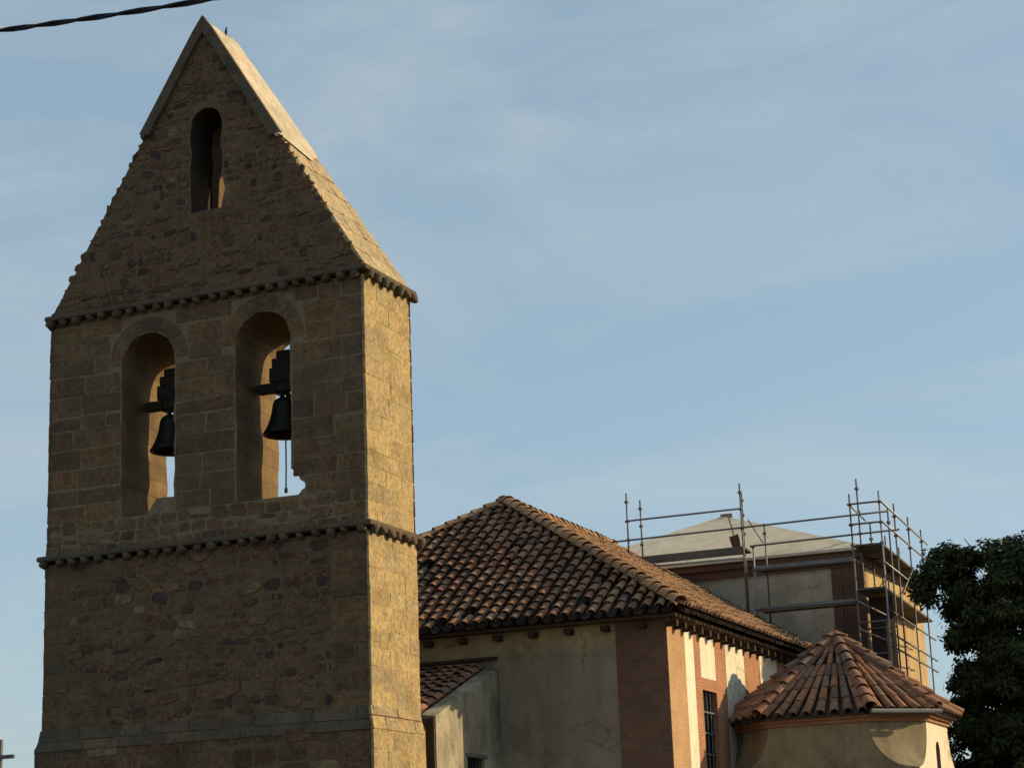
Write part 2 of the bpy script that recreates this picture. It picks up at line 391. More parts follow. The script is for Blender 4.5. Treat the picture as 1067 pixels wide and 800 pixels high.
TILEDK = tile_mat('dark_channel_tile', [(0, (.035, .027, .023)), (.5, (.07, .044, .032)), (1, (.05, .04, .034))])
def tile_face(mb, O, sdir, tdir, nrm, s0, s1, tmax, sp=.235, expo=.30, ln=.40, r_=.092, tmin=lambda s: -.05, seed=3, pans=True, mp=None):
    q = random.Random(seed); O, sdir, tdir, nrm = map(Vector, (O, sdir, tdir, nrm))
    n = int(round((s1-s0)/sp)); sp = (s1-s0)/n
    for i in range(n):
        s = s0+(i+.5)*sp; off = q.uniform(-.05, .05); T = tmax(s)
        for pan in ((False, True) if pans else (False,)):
            ss = s + (sp/2 if pan else 0); Tm = tmax(ss) if pan else T
            t = tmin(ss) + (off if not pan else 0) * .6
            while t < Tm-.05:
                if not pan and q.random() < .012: t += expo; continue
                t2 = t+ln
                if t2 > Tm+.12: t2 = Tm+.12
                js, jt = q.uniform(-.016, .016)+.028*math.sin(t*1.3+ss*.8+seed)+.012*math.sin(t*3.1+ss*2.3), q.uniform(-.025, .025); tw = q.uniform(-.016, .016)
                if pan:
                    tile(mp or mb, O+sdir*(ss+js)+tdir*(t+jt)-nrm*.045, O+sdir*(ss+js+tw)+tdir*(t2+jt)-nrm*.06, sdir, nrm, r_*1.15, r_*1.0, .012, True, 5)
                else:
                    k = q.uniform(.93, 1.06)
                    tile(mb, O+sdir*(ss+js)+tdir*(t+jt)+nrm*.065, O+sdir*(ss+js+tw)+tdir*(t2+jt)+nrm*.045, sdir, nrm, r_*1.02*k, r_*.82*k, .028+q.uniform(-.008, .012))
                t += expo
def tile_line(mb, a, b, nrm, r_=.12, expo=.33, ln=.43, seed=5, lift=.05):
    """hip or ridge caps from low a to high b"""
    q = random.Random(seed); a, b = Vector(a), Vector(b); d = (b-a); T = d.length; d.normalize()
    x = d.cross(Vector(nrm)).normalized(); n_ = x.cross(d).normalized(); t = -.04
    if n_.z < 0: n_ = -n_
    while t < T-.02:
        t2 = min(t+ln, T+.1); j = x*q.uniform(-.018, .018); k = q.uniform(.94, 1.06)
        tile(mb, a+d*t+j+n_*lift, a+d*t2-j*.3+n_*lift*.8, x, n_, r_*1.08*k, r_*.88*k, .03)
        t += expo

# ------------------------------------------------------------ ground
g = MB(); g.add([(-1500, -300, 0), (1500, -300, 0), (1500, 2500, 0), (-1500, 2500, 0)], [(0, 1, 2, 3)])
struct(g.build('ground', GROUND))

# ------------------------------------------------------------ bell tower
XL, XR, YF, YB = -22.55, -15.80, 31.0, 32.9
BT = thing('bell_tower', 'tall stone bell gable with two belfry arches and a steep pointed top', 'bell tower', ((XL+XR)/2, 31.95, 0))
Pf = lambda y: (lambda u, z, d: (u, y-d, z))                # front face
Pb = lambda y: (lambda u, z, d: (u, y+d, z))
Pr = lambda x: (lambda u, z, d: (x+d, u, z))                # right face
Pl = lambda x: (lambda u, z, d: (x-d, u, z))
none = lambda a, b: []
def rect(a, b): return lambda z0, z1: (a, b)
# plinth
m = MB(); m.box((XL-.09, YF-.08, -.3), (XR+.06, YB+.06, 4.5))
z4, z5 = 4.5, 4.83
m.add([(XL-.09, YF-.08, z4), (XR+.06, YF-.08, z4), (XR+.06, YB+.06, z4), (XL-.09, YB+.06, z4), (XL+.02, YF+.02, z5), (XR-.02, YF+.02, z5), (XR-.02, YB-.02, z5), (XL+.02, YB-.02, z5)],
      [(0,1,5,4), (1,2,6,5), (2,3,7,6), (3,0,4,7)])
pl = m.build('plinth', MORTAR, BT)
m = MB(); stones(m, Pf(YF-.08), 0, 4.5, rect(XL-.11, XR+.064), none, (.18, .36), (.25, .7), .02, .02, (.002, .02), .3, .03, 11)
m.build('front_stones', RUBBLE, pl); m = MB()
stones(m, Pl(XL-.09), 0, 4.5, rect(YF-.10, YB+.06), none, (.25, .4), (.4, .8), seed=12)
m.build('side_stones', RUBBLE, pl)
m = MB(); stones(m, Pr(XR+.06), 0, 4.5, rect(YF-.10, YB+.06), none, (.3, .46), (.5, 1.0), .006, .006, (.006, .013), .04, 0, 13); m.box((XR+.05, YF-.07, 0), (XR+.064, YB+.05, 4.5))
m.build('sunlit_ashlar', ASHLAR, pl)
m = MB()
def Pch(u, z, d):                                            # the sloped top of the plinth, front
    k = (z-z4)/(z5-z4); return (u, YF-.08+k*.08-d*.9, z+d*.3)
stones(m, Pch, z4-.08, z5, rect(XL-.06, XR+.03), none, (.18, .24), (.5, 1.2), .01, .012, (.006, .016), .05, 0, 14)
m.build('plinth_ledge', GREY, pl); m = MB()
def Pch2(u, z, d):
    k = (z-z4)/(z5-z4); return (XR+.06-k*.06+d*.9, u, z+d*.3)
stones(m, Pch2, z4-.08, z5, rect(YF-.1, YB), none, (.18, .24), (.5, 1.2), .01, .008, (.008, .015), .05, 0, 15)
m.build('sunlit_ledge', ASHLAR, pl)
# shaft
sh = bx('shaft', MORTAR, BT, (XL, YF, 4.75), (XR, YB, 7.86))
m = MB()
stones(m, Pf(YF), 4.8, 7.85, lambda a, b: (XL-.015+.55, XR-.75), none, (.09, .25), (.10, .42), .02, .024, (.002, .024), .42, .06, 21, .04)
m.build('front_rubble', RUBBLE, sh); m = MB()
stones(m, Pl(XL), 4.8, 7.85, rect(YF, YB), none, (.2, .4), (.3, .7), seed=22)
m.build('side_rubble', RUBBLE, sh)
for k_, (a, b) in enumerate(((XL-.02, XL+.55), (XR-.75, XR+.004))):
    m = MB(); stones(m, Pf(YF), 4.8, 7.85, rect(a, b), none, (.22, .36), (.3, .75), .012, .012, (.002, .012), .1, 0, 23+k_)
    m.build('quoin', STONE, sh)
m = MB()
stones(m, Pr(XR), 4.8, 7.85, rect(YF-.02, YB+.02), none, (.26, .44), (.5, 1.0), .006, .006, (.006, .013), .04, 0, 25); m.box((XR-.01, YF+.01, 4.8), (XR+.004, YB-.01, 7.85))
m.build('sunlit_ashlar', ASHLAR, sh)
# belfry stage with two arched openings
W1 = dict(cx=-20.34, hw=.575, zs=11.5, zt=12.07, zb=8.72); W2 = dict(cx=-17.89, hw=.575, zs=11.55, zt=12.12, zb=8.62)
ZB0, ZB1 = 8.0, 12.52
out = []
q = random.Random(4)
def edge(a, b, n, j):
    return [(a[0]+(b[0]-a[0])*i/n+q.uniform(-j, j), a[1]+(b[1]-a[1])*i/n+q.uniform(-j, j)) for i in range(n)]
h1 = arch_loop(W1['cx'], W1['hw'], W1['zs'], W1['zt'], W1['zb'], jit=.018, seed=31)
h1 = [(u, v+(.0 if v > 8.95 else (.16 if u > W1['cx'] else -.12))) for u, v in h1]     # worn sill
h2 = arch_loop(W2['cx'], W2['hw'], W2['zs'], W2['zt'], W2['zb'], jit=.018, seed=32)
h2n = []
for u, v in h2:                                              # broken lower right corner
    if u > W2['cx']+.45 and v < 9.0:
        u += .24*math.sin(min(1, max(0, (9.0-v)/.38))*pi)+.06 if v > 8.65 else .12
    if h2n and u > W2['cx']+.4 and v < 9.15:                  # chipped edge, finer steps
        a = h2n[-1]
        for k in (1, 2, 3): h2n.append((a[0]+(u-a[0])*k/4+q.uniform(-.02, .03), a[1]+(v-a[1])*k/4+q.uniform(-.015, .015)))
    h2n.append((u, v))
m = MB(); prism(m, [(XL+.02, ZB0), (XR-.02, ZB0), (XR-.02, ZB1), (XL+.02, ZB1)], [h1, h2n], lambda u, v: (u, YF+.02, v), lambda u, v: (u if not XL+.1 < u < XR-.1 else (W1 if u < -19.1 else W2)['cx']+(u-(W1 if u < -19.1 else W2)['cx'])*1.34, YB-.02, v))
bf = m.build('belfry_wall', JOINT, BT); bf.data.materials.append(JAMB)
for p in bf.data.polygons:
    c = p.center+bf.location+BT.location
    if abs(p.normal.y) < .9 and XL+.1 < c.x < XR-.1 and ZB0+.1 < c.z < ZB1-.1: p.material_index = 1
def excl_arch(z0, z1):
    o = []
    for W in (W1, W2):
        ro = W['hw']+.30; lo = max(z0, W['zs'])
        if z1 <= W['zb']-.02: continue
        if z1 < W['zs']-.05: hw = W['hw']+.015
        else:
            hh = max(0, lo-W['zs']); hw = math.sqrt(max(0, ro*ro-hh*hh)) if hh < ro else 0
        if hw > .05: o.append((W['cx']-hw, W['cx']+hw))
        if W is W2 and 8.55 < z1 < 9.1: o.append((W['cx'], W['cx']+W['hw']+.27))
    return o
m = MB()
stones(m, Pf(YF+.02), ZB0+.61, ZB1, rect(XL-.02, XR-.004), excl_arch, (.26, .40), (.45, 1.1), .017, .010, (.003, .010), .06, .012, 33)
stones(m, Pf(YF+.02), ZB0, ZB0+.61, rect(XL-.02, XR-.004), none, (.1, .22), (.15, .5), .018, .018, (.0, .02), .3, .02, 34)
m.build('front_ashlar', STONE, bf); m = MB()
stones(m, Pb(YB-.02), ZB0, ZB1, rect(XL-.02, XR+.02), lambda a, b: [(x0-.3, x1+.3) for x0, x1 in excl_arch(a-.1, b+.1)], (.26, .40), (.45, 1.1), .014, .007, (.014, .03), .05, 0, 35)
m.build('rear_ashlar', STONE, bf); m = MB()
stones(m, Pl(XL+.02), ZB0, ZB1, rect(YF, YB), none, (.26, .4), (.5, 1), seed=36)
m.build('side_ashlar', STONE, bf); m = MB()
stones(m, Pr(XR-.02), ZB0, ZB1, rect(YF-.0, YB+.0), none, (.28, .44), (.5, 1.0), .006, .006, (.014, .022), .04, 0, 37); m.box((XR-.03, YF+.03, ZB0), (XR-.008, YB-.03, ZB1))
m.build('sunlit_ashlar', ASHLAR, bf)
for W in (W1, W2):
    m = MB(); n = 11; ri, ro = W['hw']+.012, W['hw']+.285
    for i in range(n):
        a0, a1 = pi*i/n+.012, pi*(i+1)/n-.012; pr = R.uniform(.005, .012)
        vs = []
        for d in (-.03, pr):
            for rr, a in ((ri, a0), (ro, a0), (ro, (a0+a1)/2), (ro, a1), (ri, a1), (ri, (a0+a1)/2)):
                vs.append((W['cx']+rr*math.cos(a), YF+.02-d, W['zs']+rr*math.sin(a)))
        m.add(vs, [(i_, (i_+1) % 6, 6+(i_+1) % 6, 6+i_) for i_ in range(6)]+[tuple(range(6, 12))])
    m.build('arch_ring', STONE, bf)
# cornices with ball moulding
def cornice(z, pj, hgt, step, r_, pl_):
    m = MB(); m.box((XL-pl_, YF-pj, z), (XR+pj-.02, YB+.06, z+hgt))
    q = random.Random(int(z*10))
    c = m.build('cornice', GREY, BT)
    k = c.modifiers.new('bevel', 'BEVEL'); k.width = .03; k.segments = 2
    def ball(p, r1, sq=1):
        b = MB(); b.ball(p, r1, 10, 7, sq); k0 = q.uniform(0, 6); P0 = Vector(p)
        b.v = [tuple(P0+(Vector(v)-P0)*(1+.13*math.sin(k0+7*(v[0]-P0.x)/r1*.4+3*(v[2]-P0.z)/r1)+q.uniform(-.06, .04))+Vector((0, 0, q.uniform(-.004, .004)))) for v in b.v]
        b.build('ball', GREY, c, True)
    x = XL+.02
    while x < XR+.06:
        ball((x+q.uniform(-.035, .035), YF-pj*.36, z-.03+q.uniform(-.015, .012)), r_*q.uniform(.84, 1.08), q.uniform(.85, 1.05))
        x += step
    y = YF+.12
    while y < YB+.05:
        ball((XR+pj*.5, y+q.uniform(-.02, .02), z-.035), r_*q.uniform(.85, 1.1), q.uniform(.85, 1.1))
        ball((XL-pl_*.5, y, z-.03), r_); y += step
cornice(7.92, .14, .10, .30, .096, .12)
cornice(12.56, .14, .10, .30, .096, .05)
# gable
ZG0, ZG1, XA = 12.66, 18.12, -19.14
hwl, hwr = XA-(XL-.02), (XR+.02)-XA
yb = lambda z: YB-.02-(z-ZG0)/(ZG1-ZG0)*.72               # rear face leans in towards the top
GW = dict(cx=-19.09, hw=.335, zs=16.0, zt=16.33, zb=14.27)
q = random.Random(9)
def gx(z): k = max(0, 1-(z-ZG0)/(ZG1-ZG0)); return XA-hwl*k, XA+hwr*k
ol = []
for i in range(14):
    z = ZG0+(ZG1-ZG0)*i/14; ol.append((gx(z)[1]-.05+q.uniform(-.03, .02), z))
ol.append((XA, ZG1-.08))
for i in range(13, -1, -1):
    z = ZG0+(ZG1-ZG0)*i/14; ol.append((gx(z)[0]+.05+q.uniform(-.02, .03), z))
gh = arch_loop(GW['cx'], GW['hw'], GW['zs'], GW['zt'], GW['zb'], n=8, jit=.02, seed=41)
gh = [(u+(.05 if (u > GW['cx']+.2 and 14.5 < v < 14.85) else 0), v) for u, v in gh]
m = MB(); prism(m, ol, [gh], lambda u, v: (u, YF+.03, v), lambda u, v: (u, YF+.80, v))
g2 = [(-19.30, 14.42), (-18.72, 14.40), (-18.50, 14.7), (-18.55, 15.0), (-18.95, 15.3), (-19.27, 15.36), (-19.29, 14.8)]
g3 = [(-19.5, 14.3), (-17.45, 14.3), (-17.5, 15.1), (-18.1, 15.85), (-19.5, 15.85)]  # unseen rear niche, added so sun reaches the edge of the window reveal
prism(m, ol, [g2], lambda u, v: (u, YF+.802, v), lambda u, v: (u, YF+.98, v))
prism(m, ol, [g3], lambda u, v: (u, YF+.982, v), lambda u, v: (u, yb(v), v))
ga = m.build('gable', MORTAR, BT); ga.data.materials.append(SHADEDK)
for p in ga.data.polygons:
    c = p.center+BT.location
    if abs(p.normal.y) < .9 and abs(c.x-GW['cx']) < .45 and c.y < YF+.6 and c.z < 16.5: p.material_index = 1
def excl_g(z0, z1):
    if z1 < GW['zb'] or z0 > GW['zt']: return []
    hh = max(0, z0-GW['zs']); hw = math.sqrt(max(0, .36**2-hh*hh)); return [(GW['cx']-hw-.015, GW['cx']+hw+.015)]
m = MB()
stones(m, Pf(YF+.03), ZG0, ZG1-.35, lambda a, b: (gx((a+b)/2)[0]-.01-.04*abs(math.sin(a*7.3))*abs(math.sin(a*2.9)), gx((a+b)/2)[1]+.02), excl_g, (.09, .24), (.10, .44), .02, .024, (.002, .024), .42, .06, 42, .03)
m.build('front_rubble', RUBBLE, ga); m = MB()
stones(m, lambda u, z, d: (u, yb(z)+d, z), ZG0, ZG1-.5, lambda a, b: (gx(b)[0], gx(b)[1]), lambda a, b: [(-19.6, -17.2)] if b > 14.25 and a < 15.9 else [], (.2, .3), (.2, .6), seed=43)
m.build('rear_rubble', RUBBLE, ga)
# slope skins: rough stone slabs below, pale smooth coping above
def Psl(side):
    def f(u, z, d):
        x = gx(z)[1 if side > 0 else 0]; l = math.hypot(ZG1-ZG0, hwr); nx = (ZG1-ZG0)/l*side; nz_ = hwr/l
        return (x-.03*side+nx*d, u, z+nz_*d)
    return f
for side in (1, -1):
    m = MB(); q2 = random.Random(50+side); z = ZG0
    while z < 16.1:
        z1_ = min(z+q2.uniform(.35, .6), 16.15)
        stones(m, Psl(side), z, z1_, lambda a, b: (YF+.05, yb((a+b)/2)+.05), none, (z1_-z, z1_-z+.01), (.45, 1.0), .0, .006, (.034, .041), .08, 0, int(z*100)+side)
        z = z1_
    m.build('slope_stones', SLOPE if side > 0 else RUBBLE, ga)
for side, zc in ((1, 15.45), (-1, 15.95)):
    m = MB(); P = Psl(side); n = 9; rows = []
    for i in range(n+1):
        z = zc+(ZG1+.0-zc)*i/n; e = q.uniform(-.04, .04)
        y0, y1 = YF-.05, yb(z)+.06; zz = z
        rows.append([P(y0, z+e*.2, -.02), P(y0, z+e*.2, .062+e*.1), P(y0+.6*(y1-y0), z+e+(-.25 if i == 0 else 0), .066+e*.15), P(y1, z+e*.3+(.1 if i == 0 else 0), .055), P(y1, z, -.02)])
    vs = [p for r_ in rows for p in r_]
    fs = [(i*5+j, i*5+(j+1) % 5, (i+1)*5+(j+1) % 5, (i+1)*5+j) for i in range(n) for j in range(5)]
    fs += [(0, 1, 2, 3, 4), tuple(n*5+j for j in range(5))]
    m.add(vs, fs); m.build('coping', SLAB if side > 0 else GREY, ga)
for side, zc in ((1, 15.5), (-1, 16.0)):                     # dark smooth verge bands on the gable front
    m = MB(); n = 8; vs = []; zl = ZG1-.24
    for i in range(n+1):
        z = zc+(zl-zc)*i/(n-1) if i < n else ZG1+.06
        x = gx(min(z, ZG1))[1 if side > 0 else 0]; hw2 = abs(x-XA)
        e = q.uniform(-.015, .015)
        xi = XA+side*max(.003, hw2-.13+e) if i < n-1 else XA+side*.003
        for y in (YF-.055, YF+.04):
            vs += [(x+.07*side if i < n else XA+.003*side, y, z+.03), (xi, y, z-.02 if i < n else zl)]
    fs = []
    for i in range(n):
        a = i*4; b = a+4
        fs += [(a, a+1, b+1, b), (a+2, b+2, b+3, a+3), (a, b, b+2, a+2), (a+1, a+3, b+3, b+1)]
    fs += [(0, 2, 3, 1), (n*4, n*4+1, n*4+3, n*4+2)]
    m.add(vs, fs); m.build('verge_band', GREY, ga)
m = MB(); m.tube([(XA+.05, 31.75, 18.1), (XA+.05, 31.75, 18.17), (XA+.06, 31.75, 18.27)], [.02, .028, .012], 6)
m.build('iron_spike', IRON, ga)

# ------------------------------------------------------------ bells
def make_bell(label):
    t = thing('church_bell', label, 'bell', (0, 0, 0), 'bells in the belfry arches')
    m = MB()
    prof = [(.415, 0), (.425, .03), (.385, .09), (.335, .19), (.285, .33), (.255, .47), (.24, .58), (.21, .655), (.15, .70), (0.001, .715)]
    inn = [(.36, .02), (.31, .12), (.25, .3), (.22, .5), (.15, .62), (0.001, .64)]
    m.lathe((0, 0, 0), inn[::-1]+prof, 28); m.build('bell_shell', BRONZE, t, True)
    m = MB(); m.tube([(-.09, 0, .70), (-.08, 0, .80), (.08, 0, .80), (.09, 0, .70)], .035, 8); m.tube([(0, -.09, .70), (0, -.07, .82), (0, .07, .82), (0, .09, .70)], .035, 8)
    m.build('crown', BRONZE, t, True)
    m = MB()
    m.box((-.57, -.09, .84), (.57, .09, 1.02))
    m.box((-.29, -.11, 1.022), (.29, .11, 1.30)); m.box((-.24, -.10, 1.302), (.24, .10, 1.48)); m.box((-.15, -.09, 1.482), (.15, .09, 1.62))
    y = m.build('yoke', TIMBER, t); k = y.modifiers.new('bevel', 'BEVEL'); k.width = .02; k.segments = 2
    for a in (-.20, .16):
        m = MB(); m.box((a, -.118, .80), (a+.04, .118, 1.36)); m.build('iron_strap', IRON, y)
    m = MB(); m.tube([(-.62, 0, .92), (.62, 0, .92)], .035, 8); m.build('axle', IRON, t)
    m = MB(); m.tube([(0, 0, .62), (0, 0, .1), (0, 0, .02), (0, 0, -.06)], [.018, .022, .06, .03], 8); m.build('clapper', IRON, t, True)
    return t
b2 = make_bell('dark bronze bell under a stepped wooden yoke in the right arch, nearest the sunlit corner')
b2.location = (-17.97, 31.98, 9.98)
m = MB(); m.tube([(-17.97, 31.98, 9.93), (-17.965, 31.975, 9.4), (-17.97, 31.97, 8.97)], .014, 6); m.tube([(-17.97, 31.97, 8.99), (-17.97, 31.97, 8.90)], [.03, .03], 6)
m.build('clapper_rope', ROPE, b2)
b1 = b2.copy(); COL.objects.link(b1); b1.location = (-20.42, 31.98, 9.96)
b1['label'] = 'dark bronze bell on a wooden yoke in the left arch, farthest from the sunlit corner'
for c in list(b2.children):
    if c.name.startswith('clapper_rope'): continue
    d = c.copy(); COL.objects.link(d); d.parent = b1
    for e in c.children:
        e2 = e.copy(); COL.objects.link(e2); e2.parent = d

# ------------------------------------------------------------ nave
NX, NY, OH = -12.48, 37.0, .45
EX, EY, EZ = NX+OH, NY-OH, 6.78
KX, AX, AY = .598, -17.6, 41.35                             # side slope, ridge x, hip end y
AZ = EZ+KX*(EX-AX); NL = 2*AX-EX; YC = 48.5
WL = NL+OH
NV = thing('church_nave', 'long church nave with a hipped clay tile roof and brick and plaster side wall', 'church', (AX, 43, 0))
bx('side_wall', BRICK, NV, (NX-.5, NY+.004, -.3), (NX, YC, 6.72))
bx('front_wall', PLASTER, NV, (WL, NY, -.3), (NX-1.04, NY+.5, 6.70))
bx('rear_side_wall', PLASTER, NV, (WL, NY+.502, -.3), (WL+.5, YC, 6.70))
bx('brick_pilaster', BRICKDARK, NV, (NX-1.04, NY-.012, -.3), (NX-.004, NY+.5, 6.72))
m = MB(); m.box((NX-.3, NY-.004, -.3), (NX+.010, NY+1.05, 6.72)); m.build('corner_quoin', BRICKTAN, NV)
for a, b, z0, z1 in ((38.05, 38.60, 0, 6.71), (39.0, 39.98, 5.70, 6.71), (40.72, 42.05, 0, 6.71), (43.25, 44.6, 0, 6.71), (45.7, 47.0, 0, 6.71)):
    bx('plaster_panel', PLWHITE, NV, (NX-.05, a, z0), (NX+.007, b, z1))
# side window: recessed
wy0, wy1, wz0, wz1 = 39.06, 40.0, 3.7, 5.46
wall = [o for o in NV.children if o.name == 'side_wall'][0]
cut = MB(); cut.box((NX-.20, wy0, wz0), (NX+.3, wy1, wz1))
def carve(o, mb):
    c = mb.build('cutter', MORTAR); k = o.modifiers.new('b', 'BOOLEAN'); k.operation = 'DIFFERENCE'; k.object = c; k.solver = 'EXACT'
    dg = bpy.context.evaluated_depsgraph_get(); dg.update(); me = D.meshes.new_from_object(o.evaluated_get(dg))
    o.modifiers.remove(k); o.data = me; D.objects.remove(c)
bpy.context.view_layer.update(); carve(wall, cut)
wn = bx('window', GLASS, NV, (NX-.185, wy0+.04, wz0+.04), (NX-.165, wy1-.04, wz1-.04))
m = MB()
for a, b in (((wy0, wz0), (wy0+.05, wz1)), ((wy1-.05, wz0), (wy1, wz1)), ((wy0+.05, wz0), (wy1-.05, wz0+.05)), ((wy0+.05, wz1-.05), (wy1-.05, wz1))):
    m.box((NX-.16, a[0], a[1]), (NX-.11, b[0], b[1]))
m.build('frame', TIMBER, wn)
m = MB()
for i in range(1, 4): y = wy0+(wy1-wy0)*i/4; m.tube([(NX-.08, y, wz0), (NX-.08, y, wz1)], .012, 6)
for i in range(1, 5): z = wz1-.42*i; m.box((NX-.095, wy0, z-.015), (NX-.065, wy1, z+.015))
m.build('grille', STEELDK, wn)
# roof deck, tiles
m = MB(); t_ = .05
E4 = [(EX-.17, EY+.17), (EX-.17, YC), (NL+.17, YC), (NL+.17, EY+.17)]; zE = EZ-.06
m.add([(x, y, zE) for x, y in E4]+[(AX, AY, AZ-.06), (AX, YC, AZ-.06)]+[(x, y, zE-t_) for x, y in E4],
      [(0,1,5,4), (2,3,4,5), (3,0,4), (0,6,7,1), (2,8,9,3), (3,9,6,0), (6,9,8,7), (1,7,8,2,5)])
rf = m.build('roof', DECK, NV)
ls = math.hypot(1, KX); KF = (AZ-EZ)/(AY-EY); lf = math.hypot(1, KF)
hw_ = EX-AX
m = MB(); mc = MB()                                          # front hip
tile_face(m, (NL, EY, EZ), (1, 0, 0), (0, 1/lf, KF/lf), (0, -KF/lf, 1/lf), 0, 2*hw_, lambda s: min(s, 2*hw_-s)/hw_*(AY-EY)*lf-.05, sp=.272, expo=.31, seed=61, mp=mc)
m.build('front_tiles', TILE, rf, fix=False); mc.build('channel_tiles', TILEDK, rf, fix=False)
m = MB(); mc = MB()                                          # sunlit side
tile_face(m, (EX, EY, EZ), (0, 1, 0), (-1/ls, 0, KX/ls), (KX/ls, 0, 1/ls), 0, YC-EY, lambda s: min(1, s/(AY-EY))*hw_*ls-.05, sp=.25, expo=.31, seed=62, mp=mc)
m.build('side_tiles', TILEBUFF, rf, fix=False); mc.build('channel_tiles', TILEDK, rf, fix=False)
m = MB()
tile_face(m, (NL, EY, EZ), (0, 1, 0), (1/ls, 0, KX/ls), (-KX/ls, 0, 1/ls), 0, YC-EY, lambda s: min(1, s/(AY-EY))*hw_*ls-.05, sp=.25, expo=.33, seed=63, pans=False)
m.build('far_side_tiles', TILE, rf, fix=False)
m = MB()
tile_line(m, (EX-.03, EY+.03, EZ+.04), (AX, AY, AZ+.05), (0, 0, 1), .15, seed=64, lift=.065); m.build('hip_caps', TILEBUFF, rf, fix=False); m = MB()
tile_line(m, (NL+.03, EY+.03, EZ+.04), (AX, AY, AZ+.05), (0, 0, 1), .125, seed=65); m.build('hip_caps', TILEBUFF, rf, fix=False); m = MB()
tile_line(m, (AX, AY, AZ+.05), (AX, YC-.05, AZ+.05), (0, 0, 1), .125, seed=66)
tile(m, Vector((AX-.02, AY-.12, AZ+.08)), Vector((AX, AY+.3, AZ+.12)), Vector((1, 0, 0)), Vector((0, 0, 1)), .14, .12, .03)
m.build('ridge_caps', TILEBUFF, rf, fix=False)
x = NL+.3
while x < EX-.2:
    bx('rafter_tail', RAFTER, NV, (x, EY+.2, 6.50), (x+.13, NY-.004, 6.612)); x += .76
y = EY+.35
while y < YC-.2:
    bx('rafter_tail', RAFTER, NV, (NX+.012, y, 6.50), (EX-.2, y+.11, 6.612)); y += .52

# ------------------------------------------------------------ porch between tower and nave
PX0, PX1, PY0 = -20.6, -16.02, 33.98
PO = thing('porch', 'small lean-to porch with tiled roof squeezed between bell tower and nave', 'porch', ((PX0+PX1)/2, 35.3, 0))
kz = lambda y: 4.70+.365*(y-33.4)
m = MB(); m.add([(PX1-.3, PY0+.02, -.3), (PX1, PY0+.02, -.3), (PX1, NY-.003, -.3), (PX1-.3, NY-.003, -.3), (PX1-.3, PY0+.02, kz(PY0)-.02), (PX1, PY0+.02, kz(PY0)-.06), (PX1, NY-.003, kz(NY)-.04), (PX1-.3, NY-.003, kz(NY)+.0)],
      [(0,3,2,1),(4,5,6,7),(0,1,5,4),(1,2,6,5),(2,3,7,6),(3,0,4,7)])
psw = m.build('side_wall', PLOLD, PO)
bx('front_wall', BROWN, PO, (PX0, PY0-.02, -.3), (PX1-.02, PY0+.018, kz(PY0)-.1))
m = MB(); m.add([(PX0, 33.66, kz(33.66)-.10), (PX1-.33, 33.66, kz(33.66)-.10), (PX1-.33, NY-.004, kz(NY)-.10), (PX0, NY-.004, kz(NY)-.10), (PX0, 33.66, kz(33.66)-.03), (PX1-.33, 33.66, kz(33.66)-.03), (PX1-.33, NY-.004, kz(NY)-.03), (PX0, NY-.004, kz(NY)-.03)],
      [(0,3,2,1),(4,5,6,7),(0,1,5,4),(1,2,6,5),(2,3,7,6),(3,0,4,7)])
prf = m.build('roof', DECK, PO)
lp = math.hypot(1, .365); m = MB(); mc = MB()
tile_face(m, (PX0, 33.64, kz(33.64)), (1, 0, 0), (0, 1/lp, .365/lp), (0, -.365/lp, 1/lp), 0, PX1-.40-PX0, lambda s: 3.26*lp, sp=.25, expo=.30, r_=.1, seed=71, mp=mc)
m.build('roof_tiles', TILE, prf, fix=False); mc.build('channel_tiles', TILEDK, prf, fix=False)
m = MB(); tile_line(m, (PX1-.38, 33.66, kz(33.66)+.0), (PX1-.38, 36.9, kz(36.9)+.0), (0, 0, 1), .11, .36, .44, 72, .03)
m.build('verge_tiles', TILERED, prf, fix=False)
bx('flashing', RAFTER, PO, (PX0, NY-.10, kz(NY)+.13), (PX1-.02, NY-.003, kz(NY)+.19))
cut = MB(); cut.box((PX1-.22, 35.36, 3.0), (PX1+.2, 36.16, 4.17)); bpy.context.view_layer.update(); carve(psw, cut)
pw = bx('window', GLASS, PO, (PX1-.20, 35.37, 3.01), (PX1-.17, 36.15, 4.16))
m = MB()
for i in range(6): y = 35.42+.136*i; m.tube([(PX1-.05, y, 3.0), (PX1-.05, y, 4.17)], .012, 6)
m.box((PX1-.06, 35.36, 3.55), (PX1-.04, 36.16, 3.58)); m.build('bars', IRON, pw)
bx('lintel', GREYSTONE, pw, (PX1-.02, 35.30, 4.172), (PX1+.03, 36.24, 4.24))

# ------------------------------------------------------------ crossing tower
CX0, CX1, CY0, CY1 = -20.1, -11.24, YC, 55.3
CT = thing('crossing_tower', 'square church crossing tower with grey render, brick corners and a pale pyramid roof', 'tower', ((CX0+CX1)/2, 52, 0))
bx('wall', PLGREY, CT, (CX0, CY0+.006, -.3), (CX1-.006, CY1, 9.10))
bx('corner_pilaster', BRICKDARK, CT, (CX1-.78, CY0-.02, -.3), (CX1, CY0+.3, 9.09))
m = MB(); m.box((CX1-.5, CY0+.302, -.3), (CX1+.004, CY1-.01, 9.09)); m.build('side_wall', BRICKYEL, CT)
m = MB(); m.box((CX0-.06, CY0-.07, 9.10), (CX1+.07, CY1+.06, 9.30)); m.box((CX0-.12, CY0-.14, 9.302), (CX1+.14, CY1+.12, 9.46))
m.build('brick_cornice', BRICKDARK, CT)
m = MB(); a = [(CX0-.2, CY0-.22), (CX1+.22, CY0-.22), (CX1+.22, CY1+.2), (CX0-.2, CY1+.2)]; ap = (-16.12, 53.3, 11.58)
vs = [(x, y, 9.462) for x, y in a]+[(x, y, 9.53) for x, y in a]+[ap]
